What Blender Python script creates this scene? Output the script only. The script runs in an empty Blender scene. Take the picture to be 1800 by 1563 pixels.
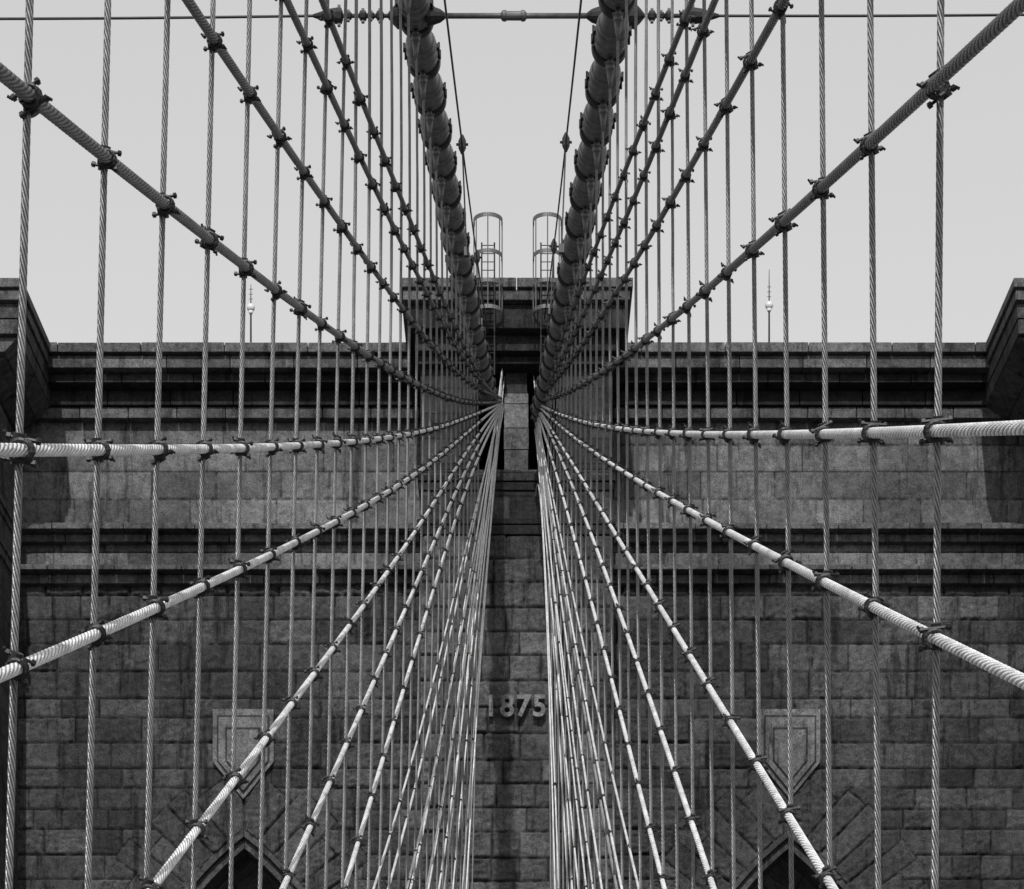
import bpy, math, random
import numpy as np
from mathutils import Vector, Matrix
random.seed(7); rng=np.random.default_rng(7)
ZOOM=(1,900,781.5)
F=4200.0; YH=2500.0; CAMZ=1.7; KF=105.0
FW={-1:13630.0, 1:12722.0}
Q={-1:0.023, 1:0.009}
C=bpy.context.scene.collection
def link(o): C.objects.link(o); return o
def P(off,y,d): return Vector((off*d/F, d, CAMZ+(YH-y)*d/F))
# ---------------------------------------------------------------- mesh builder
class MB:
    def __init__(s): s.v=[]; s.f=[]; s.m=[]; s.t=[]; s.tone=1.0
    def add(s,vs,fs,m=0):
        b=len(s.v); s.v+= [tuple(v) for v in vs]
        for f in fs: s.f.append(tuple(b+i for i in f)); s.m.append(m); s.t.append(s.tone)
    def box(s,x0,x1,y0,y1,z0,z1,m=0):
        s.add([(x0,y0,z0),(x1,y0,z0),(x1,y1,z0),(x0,y1,z0),(x0,y0,z1),(x1,y0,z1),(x1,y1,z1),(x0,y1,z1)],
              [(0,3,2,1),(4,5,6,7),(0,1,5,4),(1,2,6,5),(2,3,7,6),(3,0,4,7)],m)
    def cyl(s,p,q,r1,r2=None,n=10,m=0):
        if r2 is None: r2=r1
        p=Vector(p); q=Vector(q); a=(q-p).normalized()
        t=Vector((1,0,0)) if abs(a.x)<.8 else Vector((0,0,1))
        u=a.cross(t).normalized(); w=a.cross(u)
        vs=[];
        for c,r in ((p,r1),(q,r2)):
            for k in range(n):
                an=2*math.pi*k/n; vs.append(c+u*(r*math.cos(an))+w*(r*math.sin(an)))
        fs=[(k,(k+1)%n,n+(k+1)%n,n+k) for k in range(n)]+[tuple(range(n-1,-1,-1)),tuple(range(n,2*n))]
        s.add(vs,fs,m)
    def lathe(s,p,q,prof,n=16,m=0):
        p=Vector(p); q=Vector(q)
        for (t0,r0),(t1,r1) in zip(prof[:-1],prof[1:]):
            if abs(t1-t0)<1e-6: t1=t0+1e-4
            s.cyl(p.lerp(q,t0),p.lerp(q,t1),max(r0,1e-3),max(r1,1e-3),n,m)
    def tube(s,pts,r,n=8,closed=False,m=0):
        pts=[Vector(p) for p in pts]; N=len(pts); vs=[]
        for i,p in enumerate(pts):
            a=pts[(i+1)%N] if (closed or i<N-1) else pts[i]; b=pts[i-1] if (closed or i>0) else pts[i]
            t=(a-b).normalized(); ref=Vector((0,0,1)) if abs(t.z)<.9 else Vector((0,1,0))
            u=t.cross(ref).normalized(); w=t.cross(u)
            for k in range(n):
                an=2*math.pi*k/n; vs.append(p+u*(r*math.cos(an))+w*(r*math.sin(an)))
        fs=[]
        for i in range(N if closed else N-1):
            j=(i+1)%N
            for k in range(n): fs.append((i*n+k,i*n+(k+1)%n,j*n+(k+1)%n,j*n+k))
        s.add(vs,fs,m)
    def sphere(s,c,r,n=14,m=0):
        c=Vector(c); vs=[]; fs=[]; R=n//2
        for i in range(R+1):
            ph=math.pi*i/R
            for k in range(n):
                an=2*math.pi*k/n; vs.append(c+Vector((r*math.sin(ph)*math.cos(an),r*math.sin(ph)*math.sin(an),r*math.cos(ph))))
        for i in range(R):
            for k in range(n): fs.append((i*n+k,i*n+(k+1)%n,(i+1)*n+(k+1)%n,(i+1)*n+k))
        s.add(vs,fs,m)
    def prism(s,poly,y0,y1,m=0):
        n=len(poly)
        vs=[(x,y0,z) for x,z in poly]+[(x,y1,z) for x,z in poly]
        fs=[tuple(range(n)),tuple(range(2*n-1,n-1,-1))]+[(i,i+n,(i+1)%n+n,(i+1)%n) for i in range(n)]
        s.add(vs,fs,m)
    def mesh(s,name,mats,smooth=False):
        me=bpy.data.meshes.new(name); me.from_pydata(s.v,[],s.f)
        for mm in mats: me.materials.append(mm)
        me.polygons.foreach_set('material_index',s.m)
        at=me.attributes.new('tone','FLOAT','FACE'); at.data.foreach_set('value',s.t)
        if smooth: me.polygons.foreach_set('use_smooth',[True]*len(s.f))
        me.update(); return me
    def obj(s,name,mats,parent=None,smooth=False,bevel=0):
        o=link(bpy.data.objects.new(name,s.mesh(name,mats,smooth)))
        if parent: o.parent=parent
        if bevel:
            b=o.modifiers.new('bevel','BEVEL'); b.width=bevel; b.segments=2; b.limit_method='ANGLE'
        return o
def tag(o,label,cat,group=None):
    o["label"]=label; o["category"]=cat
    if group: o["group"]=group
# ---------------------------------------------------------------- materials
def newmat(name,rough=.6,metal=0.0,spec=.4):
    m=bpy.data.materials.new(name); m.use_nodes=True; nt=m.node_tree
    b=nt.nodes['Principled BSDF']; b.inputs['Roughness'].default_value=rough; b.inputs['Metallic'].default_value=metal
    b.inputs['Specular IOR Level'].default_value=spec
    return m,nt,b
def N(nt,t,**k):
    n=nt.nodes.new(t)
    for a,v in k.items(): setattr(n,a,v)
    return n
def math_(nt,op,a,b=None,c=None,clamp=False):
    n=nt.nodes.new('ShaderNodeMath'); n.operation=op; n.use_clamp=clamp
    for i,v in enumerate((a,b,c)):
        if v is None: continue
        if isinstance(v,(int,float)): n.inputs[i].default_value=v
        else: nt.links.new(v,n.inputs[i])
    return n.outputs[0]
def noise_(nt,vec,scale,detail=4,rough=.6):
    n=nt.nodes.new('ShaderNodeTexNoise'); n.inputs['Scale'].default_value=scale; n.inputs['Detail'].default_value=detail
    n.inputs['Roughness'].default_value=rough; nt.links.new(vec,n.inputs['Vector']); return n.outputs['Fac']
def ramp(nt,x,a,b,va,vb):
    n=nt.nodes.new('ShaderNodeMapRange'); n.inputs[1].default_value=a; n.inputs[2].default_value=b
    n.inputs[3].default_value=va; n.inputs[4].default_value=vb; nt.links.new(x,n.inputs[0]); return n.outputs[0]
def setcol(nt,b,val):
    c=nt.nodes.new('ShaderNodeCombineColor')
    for i in range(3): nt.links.new(val,c.inputs[i])
    nt.links.new(c.outputs[0],b.inputs['Base Color'])
def bump(nt,b,h,strength,dist):
    n=nt.nodes.new('ShaderNodeBump'); n.inputs['Strength'].default_value=strength; n.inputs['Distance'].default_value=dist
    nt.links.new(h,n.inputs['Height']); nt.links.new(n.outputs[0],b.inputs['Normal'])
def stone(name,base,attr=True,rough_amt=1.0,mort=.35,streak=.38):
    m,nt,b=newmat(name,.9,0,.15)
    co=N(nt,'ShaderNodeTexCoord').outputs['Object']
    n1=noise_(nt,co,3.4,9,.82); n2=noise_(nt,co,22,5,.85); n3=noise_(nt,co,.2,6,.65)
    mp=N(nt,'ShaderNodeMapping'); mp.inputs['Scale'].default_value=(1.9,1.9,.20); nt.links.new(co,mp.inputs[0])
    st=noise_(nt,mp.outputs[0],1.0,9,.78)
    v=math_(nt,'MULTIPLY',ramp(nt,n1,.38,.62,.55,1.45),ramp(nt,n2,.36,.64,.4,1.6))
    v=math_(nt,'MULTIPLY',v,ramp(nt,n3,.38,.60,.65,1.2))
    v=math_(nt,'MULTIPLY',v,ramp(nt,st,.38,.48,streak,1.08))
    if attr:
        a=N(nt,'ShaderNodeAttribute',attribute_name='tone').outputs['Fac']
        v=math_(nt,'MULTIPLY',v,a)
    else:
        sp=N(nt,'ShaderNodeSeparateXYZ'); nt.links.new(co,sp.inputs[0])
        cb=N(nt,'ShaderNodeCombineXYZ'); nt.links.new(math_(nt,'ADD',sp.outputs[0],sp.outputs[1]),cb.inputs[0]); nt.links.new(sp.outputs[2],cb.inputs[1])
        br=N(nt,'ShaderNodeTexBrick'); nt.links.new(cb.outputs[0],br.inputs['Vector'])
        br.inputs['Scale'].default_value=1; br.inputs['Brick Width'].default_value=1.9; br.inputs['Row Height'].default_value=.93
        br.inputs['Mortar Size'].default_value=.025; br.inputs['Color1'].default_value=(1.15,)*3+(1,); br.inputs['Color2'].default_value=(.75,)*3+(1,)
        br.inputs['Mortar'].default_value=(mort,)*3+(1,)
        v=math_(nt,'MULTIPLY',v,br.outputs['Color'])
    setcol(nt,b,math_(nt,'MINIMUM',math_(nt,'MULTIPLY',v,base),.8))
    h=math_(nt,'ADD',math_(nt,'MULTIPLY',n1,1.0),math_(nt,'MULTIPLY',n2,.5))
    bump(nt,b,h,1.0,.085*rough_amt)
    return m
def rope(name,base,n,lay,contrast=.25,rough=.5,metal=.25):
    m,nt,b=newmat(name,rough,metal,.4)
    uv=N(nt,'ShaderNodeUVMap').outputs[0]; sp=N(nt,'ShaderNodeSeparateXYZ'); nt.links.new(uv,sp.inputs[0])
    ph=math_(nt,'MULTIPLY',math_(nt,'ADD',sp.outputs[0],math_(nt,'DIVIDE',sp.outputs[1],lay)),math.pi*n)
    g=math_(nt,'ABSOLUTE',math_(nt,'SINE',ph))
    co=N(nt,'ShaderNodeTexCoord').outputs['Object']
    nn=noise_(nt,co,3.0,6,.7); n2=noise_(nt,co,30,3,.6)
    v=math_(nt,'MULTIPLY',ramp(nt,g,.0,.6,contrast,1.15),ramp(nt,nn,.3,.7,.6,1.25))
    v=math_(nt,'MULTIPLY',v,ramp(nt,n2,.3,.7,.7,1.2))
    setcol(nt,b,math_(nt,'MULTIPLY',v,base)); bump(nt,b,g,.7,.012)
    return m
def plain(name,base,rough=.55,metal=.2,var=.35,scale=6):
    m,nt,b=newmat(name,rough,metal,.4)
    co=N(nt,'ShaderNodeTexCoord').outputs['Object']
    v=math_(nt,'MULTIPLY',ramp(nt,noise_(nt,co,scale,6,.7),.3,.7,1-var,1+var),base)
    setcol(nt,b,v); bump(nt,b,noise_(nt,co,scale*6,4,.6),.3,.01); return m
M_ash=stone('ashlar_granite',.10,True,.8); M_rust=stone('rusticated_limestone',.068,True,1.7); M_blk=stone('coursed_masonry',.085,False)
M_soff=stone('arch_soffit_masonry',.22,False)
M_trim=stone('cornice_granite',.085); M_dark=stone('shade_dark_granite',.026); M_darkb=stone('shade_dark_masonry',.035,False)  # cornice and slot shade put into the two near-black stone colours
M_vous=stone('arch_stone',.06); M_shield=stone('keystone_granite',.115,True,.6)
M_hang=rope('suspender_wire_rope',.155,6,.38,.08,.36,.3)
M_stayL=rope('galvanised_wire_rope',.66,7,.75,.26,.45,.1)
M_stayD=rope('shade_toned_wire_rope',.12,7,.75,.15)  # same stay rope darkened; shaded look of the upper stays put into colour
M_iron=plain('dark_iron',.022,.5,.4); M_cable=plain('painted_cable_wrap',.13,.42,.0,.4,2.5); M_band=plain('band_iron_and_shade',.012,.5,.2)
M_bandb=plain('cable_band_casting',.13,.4,.05)
M_sock=plain('socket_steel',.10,.4,.2)
M_rod=plain('painted_steel_rod',.08,.45,.3); M_light=plain('galvanised_cage_steel',.08,.5,.2)
# ---------------------------------------------------------------- world, sun, camera
w=bpy.data.worlds.new("World"); bpy.context.scene.world=w; w.use_nodes=True
nt=w.node_tree; bg=nt.nodes['Background']; sky=nt.nodes.new('ShaderNodeTexSky'); sky.sky_type='NISHITA'; sky.sun_disc=False
S=Vector((-.05,-.80,.60)).normalized()
sky.sun_elevation=math.asin(S.z); sky.sun_rotation=math.atan2(S.x,S.y)%(2*math.pi)
bw=nt.nodes.new('ShaderNodeRGBToBW'); nt.links.new(sky.outputs[0],bw.inputs[0])
hz=math_(nt,'ADD',math_(nt,'MULTIPLY',bw.outputs[0],.8),3.75)   # pale even haze
nt.links.new(hz,bg.inputs['Color']); bg.inputs['Strength'].default_value=.12
sl=bpy.data.lights.new('sun','SUN'); sl.energy=3.9; sl.angle=math.radians(.5); sl.color=(1,.998,.994)
so=link(bpy.data.objects.new('sun',sl)); so.rotation_mode='QUATERNION'; so.rotation_quaternion=S.to_track_quat('Z','Y'); so.location=(0,-20,80)
cam=bpy.data.cameras.new('camera'); co=link(bpy.data.objects.new('camera',cam)); co.location=(0,0,CAMZ); co.rotation_euler=(math.pi/2,0,0)
zz_,xc_,yc_=ZOOM
cam.sensor_width=36; cam.lens=F/1800*36*zz_; cam.shift_y=(YH-yc_)/1800*zz_; cam.shift_x=(xc_-908)/1800*zz_; cam.clip_start=.1; cam.clip_end=20000
bpy.context.scene.camera=co
sc=bpy.context.scene; sc.view_settings.view_transform='Standard'
# ---------------------------------------------------------------- cable-plane geometry
DT=88.5
def off_d(s,d,main=False):
    o=FW[s]/d-KF
    if not main:
        t=max(0,(d-58)/30.5); o-= (20 if s<0 else 3)*t*t
    return o
def d_off(s,off,main=False):
    lo,hi=5,130
    for _ in range(50):
        m=(lo+hi)/2
        if off_d(s,m,main)>off: lo=m
        else: hi=m
    return lo
def pt(s,d,h,main=False,q=None):
    y=YH-F*h/d
    o=off_d(s,d,main)+(Q[s] if q is None else q)*(y-800)*(0 if main else 1)
    return Vector((s*o*d/F,d,CAMZ+h))
def fit(s,pts,main=False,wl=6):
    D=[];H=[];W=[]
    for i,(x,y) in enumerate(pts):
        off=abs(x-908)-(0 if main else Q[s]*(y-800)); d=min(d_off(s,off,main),DT+1); D.append(d); H.append((YH-y)*d/F); W.append(F/d*(wl if i==len(pts)-1 else 1))
    D=np.array(D);H=np.array(H);W=np.array(W)
    A=np.stack([np.ones_like(D),D/50,(D/50)**2],1)
    c,*_=np.linalg.lstsq(A*W[:,None],H*W,rcond=None)
    d0=D.min()
    g=lambda d:c[0]+c[1]*d/50+c[2]*(d/50)**2
    s0=(c[1]+2*c[2]*d0/50)/50
    return lambda d: g(d) if d>=d0 else g(d0)+max(s0,.1)*(d-d0)
def twisted(name,pts,R,K,lobes,lay,amp,mat):
    pts=np.array([tuple(p) for p in pts]); n=len(pts)
    t=np.gradient(pts,axis=0); t/=np.linalg.norm(t,axis=1)[:,None]
    ref=np.array([1.0,0,0]); u=np.cross(t,ref); u/=np.linalg.norm(u,axis=1)[:,None]; w_=np.cross(t,u)
    L=np.concatenate([[0],np.cumsum(np.linalg.norm(np.diff(pts,axis=0),axis=1))])
    th=np.arange(K)/K
    g=np.abs(np.sin(math.pi*lobes*(th[None,:]+L[:,None]/lay)))
    r=R*(1-amp*(1-g)**1.5)
    an=2*math.pi*th
    V=pts[:,None,:]+r[:,:,None]*(np.cos(an)[None,:,None]*u[:,None,:]+np.sin(an)[None,:,None]*w_[:,None,:])
    i=np.arange(n-1)[:,None]; k=np.arange(K)[None,:]; k2=(k+1)%K
    Fc=np.stack([i*K+k,i*K+k2,(i+1)*K+k2,(i+1)*K+k],-1).reshape(-1,4)
    me=bpy.data.meshes.new(name); me.from_pydata(V.reshape(-1,3).tolist(),[],Fc.tolist())
    uv=me.uv_layers.new(name='UVMap')
    kk=np.broadcast_to(k,(n-1,K)); Lu=np.broadcast_to(L[:-1,None],(n-1,K)); Lv=np.broadcast_to(L[1:,None],(n-1,K))
    U=np.stack([np.stack([kk/K,Lu],-1),np.stack([(kk+1)/K,Lu],-1),np.stack([(kk+1)/K,Lv],-1),np.stack([kk/K,Lv],-1)],2)
    uv.data.foreach_set('uv',U.reshape(-1).astype(np.float32))
    me.polygons.foreach_set('use_smooth',[True]*len(me.polygons)); me.materials.append(mat); me.update()
    return link(bpy.data.objects.new(name,me))
# main cables
mainpts={-1:[(733,30),(742,95),(755,165),(765,225),(775,275),(782,325),(790,370),(797,410),(806,450),(815,490),(822,525),(830,570),(838,605),(845,640),(850,665),(857,692)],
 1:[(1078,30),(1070,90),(1059,165),(1050,220),(1040,275),(1033,325),(1025,370),(1015,415),(1008,450),(1000,490),(995,520),(988,560),(980,600),(973,640),(967,665),(958,692)]}
HM={s:fit(s,mainpts[s],True,3) for s in (-1,1)}
hd={-1:[11.65+2.29*i for i in range(34)],1:[12.79+2.29*i for i in range(33)]}
# cable band mesh (local Y along the cable): rounded casting body, near-black end ring painting the gap shadow
mb=MB()
mb.lathe((0,-.95,0),(0,.12,0),[(0,.235),(.04,.285),(.2,.318),(.5,.335),(.8,.33),(1,.30)],32,1)
mb.lathe((0,.12,0),(0,.40,0),[(0,.29),(.05,.355),(.5,.362),(.95,.355),(1,.235)],32,0)  # dark colour stands for the shadow crescent beyond each band
for sx in (-1,1):
    mb.box(sx*.335-.03,sx*.335+.03,-.6,.05,-.04,.04,0)
    for yy in (-.50,-.08): mb.cyl((sx*.365,yy,-.09),(sx*.365,yy,.09),.026,n=6); mb.box(sx*.35-.03,sx*.35+.03,yy-.05,yy+.05,-.055,.055,0)
band_me=mb.mesh('cable_band',[M_band,M_bandb])
for p in band_me.polygons: p.use_smooth=(len(p.vertices)==4 and p.material_index==1)
mb=MB()  # suspender socket under the cable band
mb.cyl((0,0,-.34),(0,0,-.48),.05,.08,10); mb.cyl((0,0,-.48),(0,0,-.60),.095,.08,10); mb.cyl((0,0,-.60),(0,0,-.95),.08,.028,10)
mb.cyl((-.11,0,-.44),(.11,0,-.44),.03,n=8)
sock_me=mb.mesh('suspender_socket',[M_sock],True)
for s in (-1,1):
    hm=HM[s]; ds=np.arange(4,91,.10)
    cen=[pt(s,d,hm(d),True) for d in ds]
    mb=MB(); vs=[];K=32
    for i,(d,c) in enumerate(zip(ds,cen)):
        a=cen[min(i+1,len(cen)-1)]-cen[max(i-1,0)]; a.normalize(); u=a.cross(Vector((1,0,0))).normalized(); ww=a.cross(u)
        fr=((d-hd[s][0])/2.29)%1.0
        r=.215+.045*min(1,fr*1.5)
        for k in range(K):
            an=2*math.pi*k/K; vs.append(c+u*r*math.cos(an)+ww*r*math.sin(an))
    mb.add(vs,[(i*K+k,i*K+(k+1)%K,(i+1)*K+(k+1)%K,(i+1)*K+k) for i in range(len(ds)-1) for k in range(K)])
    o=mb.obj('main_cable',[M_cable],None,True)
    tag(o,"thick grey wrapped main suspension cable rising to the tower","suspension cable","main suspension cables")
    for d in hd[s]:
        if d>88 or YH-F*hm(d)/d < -400: continue
        c=pt(s,d,hm(d),True); t=(pt(s,d+.5,hm(d+.5),True)-pt(s,d-.5,hm(d-.5),True)).normalized()
        x=t.cross(Vector((0,0,1))).normalized(); z=x.cross(t)
        b=bpy.data.objects.new('cable_band',band_me); link(b); b.parent=o
        b.matrix_local=Matrix.Translation(c)@Matrix((x,t,z)).transposed().to_4x4()
# stays ------------------------------------------------
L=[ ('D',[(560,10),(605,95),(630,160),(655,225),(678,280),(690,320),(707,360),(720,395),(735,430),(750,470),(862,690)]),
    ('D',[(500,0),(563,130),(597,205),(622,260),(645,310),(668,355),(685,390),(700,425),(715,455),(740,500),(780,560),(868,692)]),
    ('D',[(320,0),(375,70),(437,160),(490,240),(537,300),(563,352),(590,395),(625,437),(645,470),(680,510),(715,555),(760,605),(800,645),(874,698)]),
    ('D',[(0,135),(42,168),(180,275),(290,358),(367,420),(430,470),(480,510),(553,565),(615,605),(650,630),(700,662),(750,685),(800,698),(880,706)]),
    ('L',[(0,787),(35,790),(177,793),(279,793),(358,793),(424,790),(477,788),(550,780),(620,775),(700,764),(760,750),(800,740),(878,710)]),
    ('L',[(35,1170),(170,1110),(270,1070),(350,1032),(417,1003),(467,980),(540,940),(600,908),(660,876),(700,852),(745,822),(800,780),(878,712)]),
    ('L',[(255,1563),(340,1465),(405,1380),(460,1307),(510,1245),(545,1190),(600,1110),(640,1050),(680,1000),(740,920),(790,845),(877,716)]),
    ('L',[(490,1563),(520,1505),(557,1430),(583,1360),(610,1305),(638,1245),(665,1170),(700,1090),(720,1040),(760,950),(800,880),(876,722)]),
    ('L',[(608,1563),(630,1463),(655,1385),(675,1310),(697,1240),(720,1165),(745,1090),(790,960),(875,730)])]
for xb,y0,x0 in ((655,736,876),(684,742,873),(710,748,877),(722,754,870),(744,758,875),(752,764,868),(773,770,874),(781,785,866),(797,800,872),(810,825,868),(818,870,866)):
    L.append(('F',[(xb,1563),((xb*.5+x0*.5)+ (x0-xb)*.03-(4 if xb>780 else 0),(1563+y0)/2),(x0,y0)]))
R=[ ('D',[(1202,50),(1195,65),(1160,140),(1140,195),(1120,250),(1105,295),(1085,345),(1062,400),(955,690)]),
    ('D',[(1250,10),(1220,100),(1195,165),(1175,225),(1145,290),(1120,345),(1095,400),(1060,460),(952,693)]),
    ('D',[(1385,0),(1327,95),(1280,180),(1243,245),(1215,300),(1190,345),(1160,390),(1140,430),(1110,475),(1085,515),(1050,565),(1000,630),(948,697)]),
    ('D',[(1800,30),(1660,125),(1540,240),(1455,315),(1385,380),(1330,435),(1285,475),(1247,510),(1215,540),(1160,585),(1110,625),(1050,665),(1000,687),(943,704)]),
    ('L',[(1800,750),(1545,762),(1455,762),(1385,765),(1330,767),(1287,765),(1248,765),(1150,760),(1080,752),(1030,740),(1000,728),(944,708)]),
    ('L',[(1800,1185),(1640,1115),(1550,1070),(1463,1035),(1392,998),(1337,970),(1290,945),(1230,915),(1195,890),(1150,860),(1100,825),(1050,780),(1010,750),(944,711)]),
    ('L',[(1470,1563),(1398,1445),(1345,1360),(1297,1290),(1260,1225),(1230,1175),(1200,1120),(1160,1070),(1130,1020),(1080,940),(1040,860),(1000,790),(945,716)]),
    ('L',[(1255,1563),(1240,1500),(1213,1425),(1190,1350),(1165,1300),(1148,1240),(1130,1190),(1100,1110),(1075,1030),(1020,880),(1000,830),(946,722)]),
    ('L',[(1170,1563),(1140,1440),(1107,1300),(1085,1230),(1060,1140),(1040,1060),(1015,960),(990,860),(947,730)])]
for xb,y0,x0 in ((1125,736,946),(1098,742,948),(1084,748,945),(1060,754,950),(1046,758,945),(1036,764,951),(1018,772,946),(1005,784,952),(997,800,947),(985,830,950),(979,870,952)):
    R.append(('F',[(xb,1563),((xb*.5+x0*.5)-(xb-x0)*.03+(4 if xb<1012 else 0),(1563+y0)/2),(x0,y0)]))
STAYS={-1:[],1:[]}
for s,lst in ((-1,L),(1,R)):
    for kind,pp in lst:
        h=fit(s,pp)
        inx=Vector((-s*(.022+(random.uniform(-.05,.05) if kind=='F' else 0)),0,0))
        d=DT+.8; ds=[d]
        while d>5.5 and h(d)>-1.7:
            yy=YH-F*h(d)/d; vis=(-150<yy<1700)
            d-= (.018 if (vis and d<27) else (.06 if (vis and d<45) else .4)); ds.append(d)
        ds=ds[::-1]
        STAYS[s].append((h,ds[0],inx.copy()))
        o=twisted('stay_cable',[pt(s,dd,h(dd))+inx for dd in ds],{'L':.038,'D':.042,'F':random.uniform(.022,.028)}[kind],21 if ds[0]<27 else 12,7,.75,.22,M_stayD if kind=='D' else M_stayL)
        if kind!='D': tag(o,"bright galvanised diagonal stay rope fanning down from the tower top","bridge stay cable","diagonal stay ropes")
        else: tag(o,"dark shade-toned diagonal stay rope crossing the vertical suspenders","bridge stay cable","diagonal stay ropes")
# clamp mesh (local Y along the stay, X lateral)
mb=MB()
for yy in (-.085,-.015):
    mb.tube([(.054*math.cos(a),yy,.052*math.sin(a)) for a in np.arange(0,2*math.pi,math.pi/7)],.013,6,True)
mb.box(-.005,.062,-.075,.03,-.045,.045); mb.cyl((.028,-.01,-.08),(.028,-.01,.08),.036,n=10)
for zz,yy in ((.056,-.06),(-.055,.01)):
    mb.cyl((-.085,yy,zz),(.105,yy,zz),.011,n=6)
    for xx in (-.07,.088): mb.cyl((xx-.011,yy,zz),(xx+.011,yy,zz),.021,n=6)
mb.cyl((-.08,-.06,.055),(-.095,-.065,.08),.009,n=6); mb.cyl((.10,.01,-.053),(.115,.0,-.078),.009,n=6)
clamp_me=mb.mesh('rope_clamp',[M_iron])
nclamp=0
for s in (-1,1):
    for i,d in enumerate(hd[s]):
        if d>80 or (s>0 and i==0): continue
        top=HM[s](d)-.3
        q=Q[s]
        if s>0 and i==1: q=-.006
        q+=random.uniform(-.0015,.0015)
        if d<33:
            h0=(YH-1700)*d/F; h1=(YH+150)*d/F; step=.014 if d<22 else .025
            hs=[-1.7]+list(np.arange(h0,min(h1,top),step))+[top]; K=24
        else:
            hs=list(np.linspace(-1.7,top,50)); K=9
        offx=Vector((s*.006,0,0))
        pts=[pt(s,d,h,False,q)+offx for h in hs]
        mt=pt(s,d,top,True)
        if d>33:
            n_=len(pts)
            for k in range(n_):
                t=k/(n_-1); pts[k]=Vector((pts[k].x*(1-t**3)+mt.x*t**3,pts[k].y,pts[k].z))
        o=twisted('suspender_rope',pts,.0235 if d<34 else .027,K,6,.38,.26,M_hang)
        tag(o,"taut vertical twisted wire suspender rope clamped to crossing stays","suspender rope","vertical suspender ropes")
        if -300<YH-F*top/d:
            so_=bpy.data.objects.new('rope_socket',sock_me); link(so_); so_.parent=o; so_.location=pts[-1]+Vector((0,0,.3))
        for si,(h,dmin,inx) in enumerate(STAYS[s]):
            if d<dmin+.1 or d>DT-12: continue
            if si>8 and random.random()<.35: continue
            y=YH-F*h(d)/d
            if y<-60 or y>1620: continue
            if h(d)>top-.3: continue
            c=pt(s,d,h(d),False,q)+inx; t=(pt(s,d+.3,h(d+.3))-pt(s,d-.3,h(d-.3))).normalized()
            x=Vector((s,0,0)); x=(x-t*x.dot(t)).normalized(); z=x.cross(t)
            if si>8: c=c+t*random.uniform(-.25,.25)
            b=bpy.data.objects.new('rope_clamp',clamp_me); link(b); b.parent=o
            m3=Matrix((x,t,z)).transposed()@Matrix.Rotation(random.uniform(-.6,.6),3,'Y')
            k_=(random.uniform(.5,.75) if si>8 else random.uniform(.95,1.1))
            b.matrix_local=Matrix.Translation(c)@m3.to_4x4()@Matrix.Diagonal((k_,k_,k_,1)); nclamp+=1
print('clamps',nclamp)
# ---------------------------------------------------------------- cross tie between main cables
D=48.0
tie=link(bpy.data.objects.new('cross_tie',None)); tie.location=(0,D,CAMZ+(YH-28)*D/F)
tag(tie,"steel cross tie with turnbuckle linking the two main cables","tie rod")
def tp(x): return ((x-908)*D/F,0,0)
mb=MB(); mb.cyl(tp(765),tp(1042),.052,n=14); mb.obj('rod',[M_rod],tie,True)
mb=MB(); mb.lathe(tp(880),tp(926),[(0,.055),(.08,.10),(.2,.105),(.22,.085),(.78,.085),(.8,.105),(.92,.10),(1,.055)],14); mb.obj('turnbuckle',[M_rod],tie)
for sg,a in ((-1,770),(1,1044)):
    mb=MB()
    mb.lathe(tp(a+sg*-12),tp(a+sg*-2+sg*22),[(0,.06),(.25,.12),(.6,.16),(1,.2)],12)
    mb.obj('clevis',[M_iron],tie)
    mb=MB(); e=696 if sg<0 else 1118
    mb.lathe(tp(e-sg*14),tp(e+sg*14),[(0,.2),(.4,.24),(.8,.12),(1,.05)],12)
    mb.cyl(tp(e),tp(e+sg*120),.04,n=10)
    for k,(dx,r) in enumerate(((28,.10),(44,.07),(58,.10),(84,.08),(100,.15))):
        mb.lathe(tp(e+sg*(dx-7)),tp(e+sg*(dx+7)),[(0,r*.5),(.2,r),(.8,r),(1,r*.5)],8)
        mb.box(tp(e+sg*dx)[0]-.03,tp(e+sg*dx)[0]+.03,-.03,.03,-r*1.4,r*1.4)
    mb.lathe(tp(e+sg*104),tp(e+sg*146),[(0,.15),(.3,.13),(1,.03)],10)
    mb.obj('anchor_fitting',[M_iron],tie)
    mb=MB(); mb.tube([Vector(tp(e+sg*140)).lerp(Vector((sg*14,0,-.05 if sg<0 else .08)),t)+Vector((0,0,-.03*math.sin(math.pi*t))) for t in np.linspace(0,1,12)],.026,8); mb.obj('wire',[M_iron],tie,True)
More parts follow.
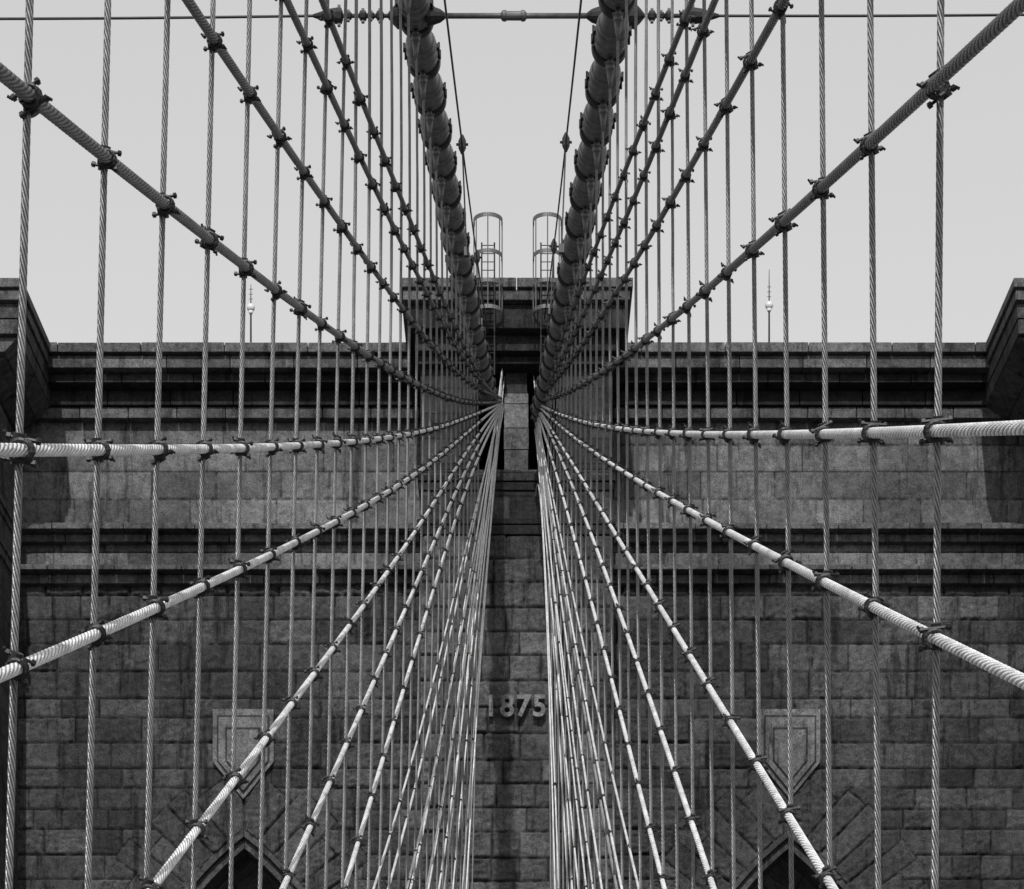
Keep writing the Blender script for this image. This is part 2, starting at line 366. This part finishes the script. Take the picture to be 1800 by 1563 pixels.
# hand ropes beside the cables
def lineX(x0,y0,d0,x1,y1,d1): return P(x0-908,y0,d0),P(x1-908,y1,d1)
for (a,b,marks) in (((772,-80,42),(858,585,87),(.30,.62)),((1030,-80,42),(957,560,87),(.31,.62))):
    p,q=lineX(*a,*b); mb=MB(); mb.tube([p.lerp(q,t)+Vector((0,0,-.35*math.sin(math.pi*t))) for t in np.linspace(0,1,24)],.022,6)
    o=mb.obj('hand_rope',[M_iron],None,True); tag(o,"thin dark hand rope strung above the main cable","wire rope","hand ropes")
    sgn=1 if a[0]<908 else -1
    for t in marks:
        c=p.lerp(q,t)+Vector((0,0,-.35*math.sin(math.pi*t)))
        mb=MB(); mb.lathe(c+Vector((0,0,-.22)),c+Vector((0,0,.22)),[(0,.03),(.3,.09),(.7,.09),(1,.03)],8); mb.cyl(c-Vector((.14,0,0)),c+Vector((.14,0,0)),.03,n=6)
        mb.tube([c,c+Vector((sgn*.10,.1,-2.4 if t<.5 else -1.8))],.018,6); mb.box(c.x+sgn*.10-.06,c.x+sgn*.10+.06,c.y+.04,c.y+.16,c.z-(2.55 if t<.5 else 1.95),c.z-(2.35 if t<.5 else 1.75))
        mb.obj('rope_fitting',[M_iron],o)
# ---------------------------------------------------------------- tower
tower=link(bpy.data.objects.new('bridge_tower',None)); tower.location=(0,94,0)
tag(tower,"massive dark granite suspension bridge tower with two pointed arches","bridge tower")
def tpar(o):
    o.parent=tower; o.matrix_parent_inverse=Matrix.Translation((0,-94,0)); return o
def H(h): return h+CAMZ
def vnoise(x,z,sc,seed):
    r=np.random.default_rng(seed); G=r.random((256,256)); X=x*sc; Z=z*sc
    xi=np.floor(X).astype(int); zi=np.floor(Z).astype(int); fx=X-xi; fz=Z-zi; fx=fx*fx*(3-2*fx); fz=fz*fz*(3-2*fz)
    a=G[xi%256,zi%256]; b=G[(xi+1)%256,zi%256]; c=G[xi%256,(zi+1)%256]; d=G[(xi+1)%256,(zi+1)%256]
    return (a*(1-fx)+b*fx)*(1-fz)+(c*(1-fx)+d*fx)*fz
AX=10.72; AA=5.2; KR=2.5; AR=KR*AA; APEX=H(23.4); SPR=APEX-math.sqrt(KR*KR-(KR-1)**2)*AA
def arch_hw(z,extra=0):
    zz=np.maximum(z-SPR,0); v=(AR+extra)**2-zz**2
    return np.where(v>0,np.sqrt(np.maximum(v,0))-(KR-1)*AA,-1)
def hole(x,z): 
    return (np.abs(np.abs(x)-AX)<arch_hw(z,-.04))
NA=15; A1=math.acos((KR-1)/KR)
def ring(X,Z,seed):
    """radial arch stones: mask, joint distance, tone, relief"""
    r=random.Random(seed); M=np.zeros(X.shape,bool); DJ=np.zeros_like(X); T=np.ones_like(X); B=np.zeros_like(X)
    for cx in (-AX,AX):
        for sg in (-1,1):
            tones=np.array([r.uniform(.75,1.2) for _ in range(NA)]); bs=np.array([r.uniform(0,.8) for _ in range(NA)])
            ros=np.array([AR+(1.9 if k%2 else 2.7)+r.uniform(-.15,.15) for k in range(NA)]); ros[-1]=AR+2.0; ros[-2]=AR+2.6
            c=cx-sg*(KR-1)*AA
            side=(sg*(X-cx)>=0)&(np.abs(X-cx)<9)&(Z>SPR)
            rr=np.hypot(X-c,Z-SPR); th=np.arctan2(Z-SPR,np.abs(X-c)+1e-6)
            kf=th/A1*NA; k=np.clip(np.floor(kf),0,NA-1).astype(int)
            da=np.minimum(kf-k,np.where(k==NA-1,9,k+1-kf))*A1/NA*rr
            ro=ros[k]; m=side&(rr<ro)&(sg*(X-c)>0)
            dj=np.minimum(np.minimum(da,ro-rr),np.abs(X-cx)+.0)
            M|=m; DJ=np.where(m,dj,DJ); T=np.where(m,tones[k],T); B=np.where(m,bs[k],B)
    return M,DJ,T,B
def masonry(name,x0,x1,z0,z1,y,res,rough,course,width,seed,mat,jw=.06,hole=None,jtone=.35,tv=(.5,1.5),ringf=None):
    r=random.Random(seed)
    xs=np.linspace(x0,x1,int((x1-x0)/res)+1); zs=np.linspace(z0,z1,int((z1-z0)/res)+1)
    X,Z=np.meshgrid(xs,zs); ez=[z0]
    while ez[-1]<z1: ez.append(ez[-1]+r.uniform(*course))
    ez=np.array(ez); row=np.clip(np.searchsorted(ez,zs,side='right')-1,0,len(ez)-2)
    dz=np.minimum(zs-ez[row],ez[row+1]-zs)
    tone=np.ones_like(X); dj=np.zeros_like(X); bump_=np.zeros_like(X)
    for k in range(len(ez)-1):
        sel=np.where(row==k)[0]
        if len(sel)==0: continue
        ex=[x0-r.uniform(0,width[1])]
        while ex[-1]<x1+.1: ex.append(ex[-1]+r.uniform(*width))
        ex=np.array(ex); bi=np.clip(np.searchsorted(ex,xs,side='right')-1,0,len(ex)-2)
        dx=np.minimum(xs-ex[bi],ex[bi+1]-xs); rt=r.uniform(.85,1.15)
        tn=np.array([r.uniform(*tv) for _ in ex])[bi]*rt; bo=np.array([r.uniform(0,1)**2 for _ in ex])[bi]
        tone[sel]=tn[None,:]; dj[sel]=np.minimum(dx[None,:],dz[sel][:,None]); bump_[sel]=bo[None,:]
    if ringf is not None:
        M,DJ,T,B=ringf(X,Z,seed+3); dj=np.where(M,DJ,dj); tone=np.where(M,T,tone); bump_=np.where(M,B,bump_)
    dj=dj+(vnoise(X,Z,6,seed+9)-.5)*.04
    j=np.clip(dj/jw,0,1); j2=np.clip(dj/(jw*1.8),0,1)
    nz=vnoise(X,Z,1.8,seed)*.3+vnoise(X,Z*1.7,4.5,seed+1)*.4+vnoise(X,Z,10,seed+2)*.3
    Y=y-(rough*j2*(.15+(.45+.9*bump_)*nz)+.03*j)
    if ringf is not None: Y=Y-np.where(M,.03*j,0)
    tone=tone*(jtone+(1-jtone)*j)
    V=np.stack([X,Y,Z],-1).reshape(-1,3); nx=len(xs); nzz=len(zs)
    i=np.arange(nzz-1)[:,None]; k=np.arange(nx-1)[None,:]
    Fc=np.stack([i*nx+k,i*nx+k+1,(i+1)*nx+k+1,(i+1)*nx+k],-1).reshape(-1,4)
    if hole is not None:
        cx=(X[:-1,:-1]+X[1:,1:])/2; cz=(Z[:-1,:-1]+Z[1:,1:])/2
        Fc=Fc[~hole(cx,cz).reshape(-1)]
    me=bpy.data.meshes.new(name); me.from_pydata(V.tolist(),[],Fc.tolist())
    at=me.attributes.new('tone','FLOAT','POINT'); at.data.foreach_set('value',tone.reshape(-1).astype(np.float32))
    me.polygons.foreach_set('use_smooth',[True]*len(me.polygons)); me.materials.append(mat); me.update()
    return tpar(link(bpy.data.objects.new(name,me)))
ZB=-39.0; TOP=H(41.6)
zt=np.linspace(SPR,APEX,14)
poly=[(-27.5,ZB),]
def notch(cx):
    Lp=[(cx-AA,ZB)]+[(cx-float(arch_hw(z)),float(z)) for z in zt[:-1]]+[(cx,APEX)]+[(cx+float(arch_hw(z)),float(z)) for z in zt[:-1][::-1]]+[(cx+AA,ZB)]
    return Lp
poly+=notch(-AX)+notch(AX)+[(27.5,ZB),(27.5,H(40.6)),(-27.5,H(40.6))]
mb=MB(); mb.prism(poly,94.25,110); tpar(mb.obj('tower_body',[M_soff]))
masonry('wall_face',-20.9,20.9,H(14),H(33.0),94,.05,.17,(.74,1.08),(1.0,2.8),11,M_rust,.045,hole,.15,(.55,1.4),ring)
masonry('upper_wall_face',-20.9,20.9,H(33.2),H(39.5),94,.05,.02,(.86,1.1),(1.6,3.4),5,M_ash,.045,None,.2,(.65,1.3))
def slabs(mb,x0,x1,y0,y1,z0,z1,seg,jit=.015):
    n=max(1,round((x1-x0)/seg)); e=np.linspace(x0,x1,n+1)
    for i in range(n):
        mb.tone=random.uniform(.7,1.3)
        j=random.uniform(0,jit); mb.box(e[i]+.015,e[i+1]-.015,y0+j,y1,z0,z1-random.uniform(0,jit))
    mb.tone=1
mb=MB()
slabs(mb,-20.9,20.9,92.0,110,H(41.22),TOP,3.1); slabs(mb,-20.9,20.9,92.25,109.9,H(40.72),H(41.2),2.4)
tpar(mb.obj('coping',[M_trim],None,False,.03))
mb=MB(); slabs(mb,-20.9,20.9,92.7,109.5,H(40.35),H(40.70),2.8); slabs(mb,-20.9,20.9,93.35,94.6,H(39.75),H(40.33),2.4)
tpar(mb.obj('cornice',[M_dark],None,False,.03))  # near-black colour carries the shadow under the coping
mb=MB(); slabs(mb,-20.9,20.9,93.5,94.6,H(39.3),H(39.73),1.9); tpar(mb.obj('bed_mould',[M_trim],None,False,.03))
mb=MB(); slabs(mb,-20.9,20.9,93.1,94.6,H(34.82),H(35.06),2.7); slabs(mb,-20.9,20.9,93.6,94.6,H(34.5),H(34.80),3.1)
slabs(mb,-20.9,20.9,93.05,94.6,H(33.22),H(33.42),2.6); slabs(mb,-20.9,20.9,93.55,94.6,H(32.85),H(33.2),2.2)
tpar(mb.obj('string_course',[M_trim],None,False,.025))
M_ash2=stone('pillar_granite',.11)
def buttress(xc,hw,center=False):
    e=link(bpy.data.objects.new('buttress',None)); e.location=(xc,90,0); e.parent=tower; e.matrix_parent_inverse=Matrix.Translation((0,-94,0))
    def bp(o): o.parent=e; o.matrix_parent_inverse=Matrix.Translation((-xc,-90,0)); return o
    ex=0 if center else .95
    if xc>1: ex=1.25
    mb=MB()
    slabs(mb,xc-hw-.7-ex,xc+hw+.7+ex,86.8,93.5,H(41.25),H(41.6),2.1); slabs(mb,xc-hw-.6-ex,xc+hw+.6+ex,86.95,93.5,H(40.85),H(41.23),1.7)
    bp(mb.obj('cap_coping',[M_trim],None,False,.03))
    mb=MB()
    if center:
        slabs(mb,xc-hw-.45,xc+hw+.45,87.25,93.6,H(39.95),H(40.83),2.9,.01); slabs(mb,xc-hw-.2,xc+hw+.2,87.75,93.6,H(39.35),H(39.93),2.4,.01); slabs(mb,xc-hw-.08,xc+hw+.08,88.1,93.6,H(39.02),H(39.33),2.2,.01)
        bp(mb.obj('cap_corbel',[M_dark],None,False,.03))
    else:
        de=ex-.95
        for (za,zb,p0,p1,y0) in ((40.3,40.83,1.42+de,1.44+de,87.2),(39.75,40.28,1.36+de,1.38+de,87.25),(39.2,39.73,.85,1.34+de,87.5),(38.65,39.18,.1,.8,87.9)):
            for ya,yb in ((y0,89.9),(89.93,91.8),(91.83,93.45)):
                mb.tone=random.uniform(.7,1.3)
                mb.prism([(xc-hw-p0,H(za)),(xc+hw+p0,H(za)),(xc+hw+p1,H(zb)),(xc-hw-p1,H(zb))],ya,yb)
        bp(mb.obj('cap_corbel',[M_vous],None,False,.02))
    mb=MB()
    if center:
        zc=H(35.3); zt_=H(39.0)
        mb.box(xc-hw,xc-1.5,88.5,93.9,zc,zt_); mb.box(xc+1.5,xc+hw,88.5,93.9,zc,zt_); mb.box(-1.5,1.5,93.2,93.9,zc,zt_)
        mb.box(xc-hw,xc+hw,88.62,93.9,ZB,zc)
        bp(mb.obj('shaft',[M_darkb]))  # dark colour carries the shade inside the cable slots
        mb=MB()
        for a,b_,g,tn in ((H(35.3),H(36.1),.02,.6),(H(36.12),H(36.9),.0,.8),(H(36.92),H(37.8),.01,1.1),(H(37.82),H(38.2),.015,1.15),(H(38.22),H(39.0),.06,.3)):
            mb.tone=tn; mb.box(-.47+g,.45-g,88.7+g,92.15,a,b_)
        bp(mb.obj('middle_pillar',[M_ash2],None,False,.02))
    else:
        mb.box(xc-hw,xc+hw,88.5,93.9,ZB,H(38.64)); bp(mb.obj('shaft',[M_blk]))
    mb=MB()
    kk=.25 if center else .3
    for za,zb,p in ((34.82,35.06,.5),(34.5,34.8,.28),(33.22,33.42,.55),(32.85,33.2,.35)):
        slabs(mb,xc-hw-p*kk,xc+hw+p*kk,88.5-p*(.3 if center else .8),93.0,H(za),H(zb),2.4)
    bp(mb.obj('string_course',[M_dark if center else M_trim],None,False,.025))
buttress(0,3.55,True); buttress(-23.35,3.75); buttress(23.7,3.7)
masonry('buttress_face',-3.55,3.55,H(8),H(32.8),88.55,.04,.18,(.86,1.0),(1.0,1.75),21,M_rust,.045,None,.15,(.8,1.6))
masonry('buttress_upper_face',-3.55,3.55,H(33.4),H(35.28),88.55,.05,.03,(.8,.9),(1.3,2.2),23,M_rust,.04,None,.25)
# arch reveals and keystones
for cx in (-AX,AX):
    mb=MB(); na=NA
    def wedge(c,sg,ri,ro,t0,t1,y0,y1):
        pl=[(c+sg*r_*math.cos(t),SPR+r_*math.sin(t)) for r_,t in ((ri,t0),(ro,t0),(ro,t1),(ri,t1))]
        if sg<0: pl=pl[::-1]
        out=[]; n=len(pl); lim=cx-.006 if sg<0 else cx+.006
        ins=lambda p_: (p_[0]<=lim) if sg<0 else (p_[0]>=lim)
        for i in range(n):
            A=pl[i]; B=pl[(i+1)%n]
            if ins(A): out.append(A)
            if ins(A)!=ins(B):
                t=(lim-A[0])/(B[0]-A[0]); out.append((lim,A[1]+t*(B[1]-A[1])))
        if len(out)>2: mb.prism(out,y0,y1)
    for sg in (-1,1):
        c=cx-sg*(KR-1)*AA
        for k in range(na):
            mb.tone=random.uniform(.8,1.3)
            t0=A1*k/na; t1=A1*(k+1)/na
            wedge(c,sg,AR-.30,AR+.06,t0,t1,93.90,94.9)
            wedge(c,sg,AR-.62,AR-.305,t0,t1,94.15,96)
    tpar(mb.obj('arch_reveal',[M_vous],None,False,.02))
    mb=MB(); zt0=(YH-1258)*93.5/F+CAMZ
    def sh(k,y0,y1,tn):
        mb.tone=tn
        w0=.98*k; t=zt0-1.45+1.45*k; b1=zt0-1.75; b2=zt0-1.75-1.2*k
        mb.prism([(cx-w0,b1),(cx,b2),(cx+w0,b1),(cx+w0,t),(cx-w0,t)],y0,y1)
    sh(1.22,93.70,94.2,1.1); sh(1.05,93.66,93.8,.35); sh(.98,93.60,93.8,1.15); sh(.70,93.57,93.7,.35); sh(.63,93.52,93.7,1.1)
    tpar(mb.obj('shield_keystone',[M_shield],None,False,.012))
# date numerals
M_num=stone('numeral_granite',.11,True,.4)
cu=bpy.data.curves.new('t','FONT'); cu.body='1875'; cu.size=1.1; cu.extrude=.10; cu.offset=.018; cu.bevel_depth=.01; cu.align_x='CENTER'; cu.space_character=1.12
to=bpy.data.objects.new('tmp',cu); C.objects.link(to); bpy.context.view_layer.update()
me=bpy.data.meshes.new_from_object(to.evaluated_get(bpy.context.evaluated_depsgraph_get())); bpy.data.objects.remove(to)
me.name='date_numerals'; me.materials.clear(); me.materials.append(M_num)
at=me.attributes.new('tone','FLOAT','FACE'); at.data.foreach_set('value',[1.0]*len(me.polygons))
me.transform(Matrix.Translation((-.05,88.22,H((YH-1262)*88.4/F)))@Matrix.Rotation(math.pi/2,4,'X')@Matrix.Diagonal((.97,1,1,1)))
no=link(bpy.data.objects.new('date_numerals',me)); tpar(no)
# ---------------------------------------------------------------- ladder cages
for cxp in (-50,54):
    d0=86.7; cx=cxp*d0/F; r=.53
    e=link(bpy.data.objects.new('ladder_cage',None)); e.location=(cx,d0,H(39.2))
    tag(e,"steel ladder with round safety cage on the tower top","caged ladder","caged access ladders")
    z1=43.4-39.2
    for zz in (z1,z1-1.3,z1-2.35,z1-3.3):
        mb=MB()
        pts=[(r*math.cos(a),-.35-r*math.sin(a)*1.0,zz) for a in np.linspace(-.35,math.pi+.35,20)]
        vs=[]
        for p in pts: vs+=[(p[0],p[1],p[2]-.07),(p[0],p[1],p[2]+.07),(p[0]*.95,p[1]+.02,p[2]+.07),(p[0]*.95,p[1]+.02,p[2]-.07)]
        mb.add(vs,[(4*i+a_,4*i+(a_+1)%4,4*(i+1)+(a_+1)%4,4*(i+1)+a_) for i in range(19) for a_ in range(4)])
        mb.obj('hoop',[M_light],e)
    mb=MB()
    for a in (-.2,math.pi*.2,math.pi*.5,math.pi*.8,math.pi+.2):
        x=r*.98*math.cos(a); y=-.35-r*.98*math.sin(a); mb.cyl((x,y,z1-3.35),(x,y,z1+.02),.024,n=6)
    mb.obj('cage_bars',[M_light],e)
    mb=MB()
    for sx in (-.23,.23): mb.cyl((sx,.0,-1.2),(sx,.0,z1-.6),.028,n=8)
    for k in range(16): mb.cyl((-.23,0,-1+k*.3),(.23,0,-1+k*.3),.016,n=6)
    mb.obj('ladder',[M_iron],e)
# ---------------------------------------------------------------- roof lamps on masts
M_globe=plain('globe_glass',.5,.3,0,.05)
for px,yt,yb in ((441,500,541),(1352,474,537)):
    d=97; x=(px-908)*d/F; zt_=CAMZ+(YH-yt)*d/F; zb=CAMZ+(YH-yb)*d/F
    e=link(bpy.data.objects.new('mast_lamp',None)); e.location=(x,d,TOP)
    tag(e,"thin rooftop mast with round white beacon globe","beacon mast","rooftop beacon masts")
    mb=MB(); mb.cyl((0,0,0),(0,0,zb-TOP-.1),.045,.035,8); mb.cyl((0,0,zb-TOP),(0,0,zt_-TOP),.03,.012,6)
    for k in range(3): mb.cyl((-.08,0,zb-TOP+.35+k*.2),(.08,0,zb-TOP+.35+k*.2),.012,n=5)
    mb.obj('mast',[M_iron],e)
    mb=MB(); mb.sphere((0,0,zb-TOP),.17); mb.cyl((0,0,zb-TOP-.26),(0,0,zb-TOP-.15),.06,.11,12)
    mb.obj('beacon_globe',[M_globe],e,True)
# ---------------------------------------------------------------- deck and river
m,nt2,b=newmat('deck_planks',.85); cc=N(nt2,'ShaderNodeTexCoord').outputs['Object']
sp=N(nt2,'ShaderNodeSeparateXYZ'); nt2.links.new(cc,sp.inputs[0])
pl=math_(nt2,'FRACT',math_(nt2,'MULTIPLY',sp.outputs[0],6.0)); ed=ramp(nt2,pl,.0,.06,.2,1.0)
setcol(nt2,b,math_(nt2,'MULTIPLY',math_(nt2,'MULTIPLY',ed,ramp(nt2,noise_(nt2,cc,3,6,.7),.3,.7,.6,1.3)),.12))
mb=MB(); mb.box(-13,13,-40,88.2,-.5,0); o=mb.obj('bridge_deck',[m]); o["kind"]="structure"
m,nt2,b=newmat('river_water',.15); cc=N(nt2,'ShaderNodeTexCoord').outputs['Object']; setcol(nt2,b,ramp(nt2,noise_(nt2,cc,.05,5,.6),.3,.7,.03,.06)); bump(nt2,b,noise_(nt2,cc,.4,6,.6),.4,.3)
mb=MB(); mb.add([(-9000,-9000,-39),(9000,-9000,-39),(9000,9000,-39),(-9000,9000,-39)],[(0,1,2,3)]); o=mb.obj('river_water',[m]); o["kind"]="structure"
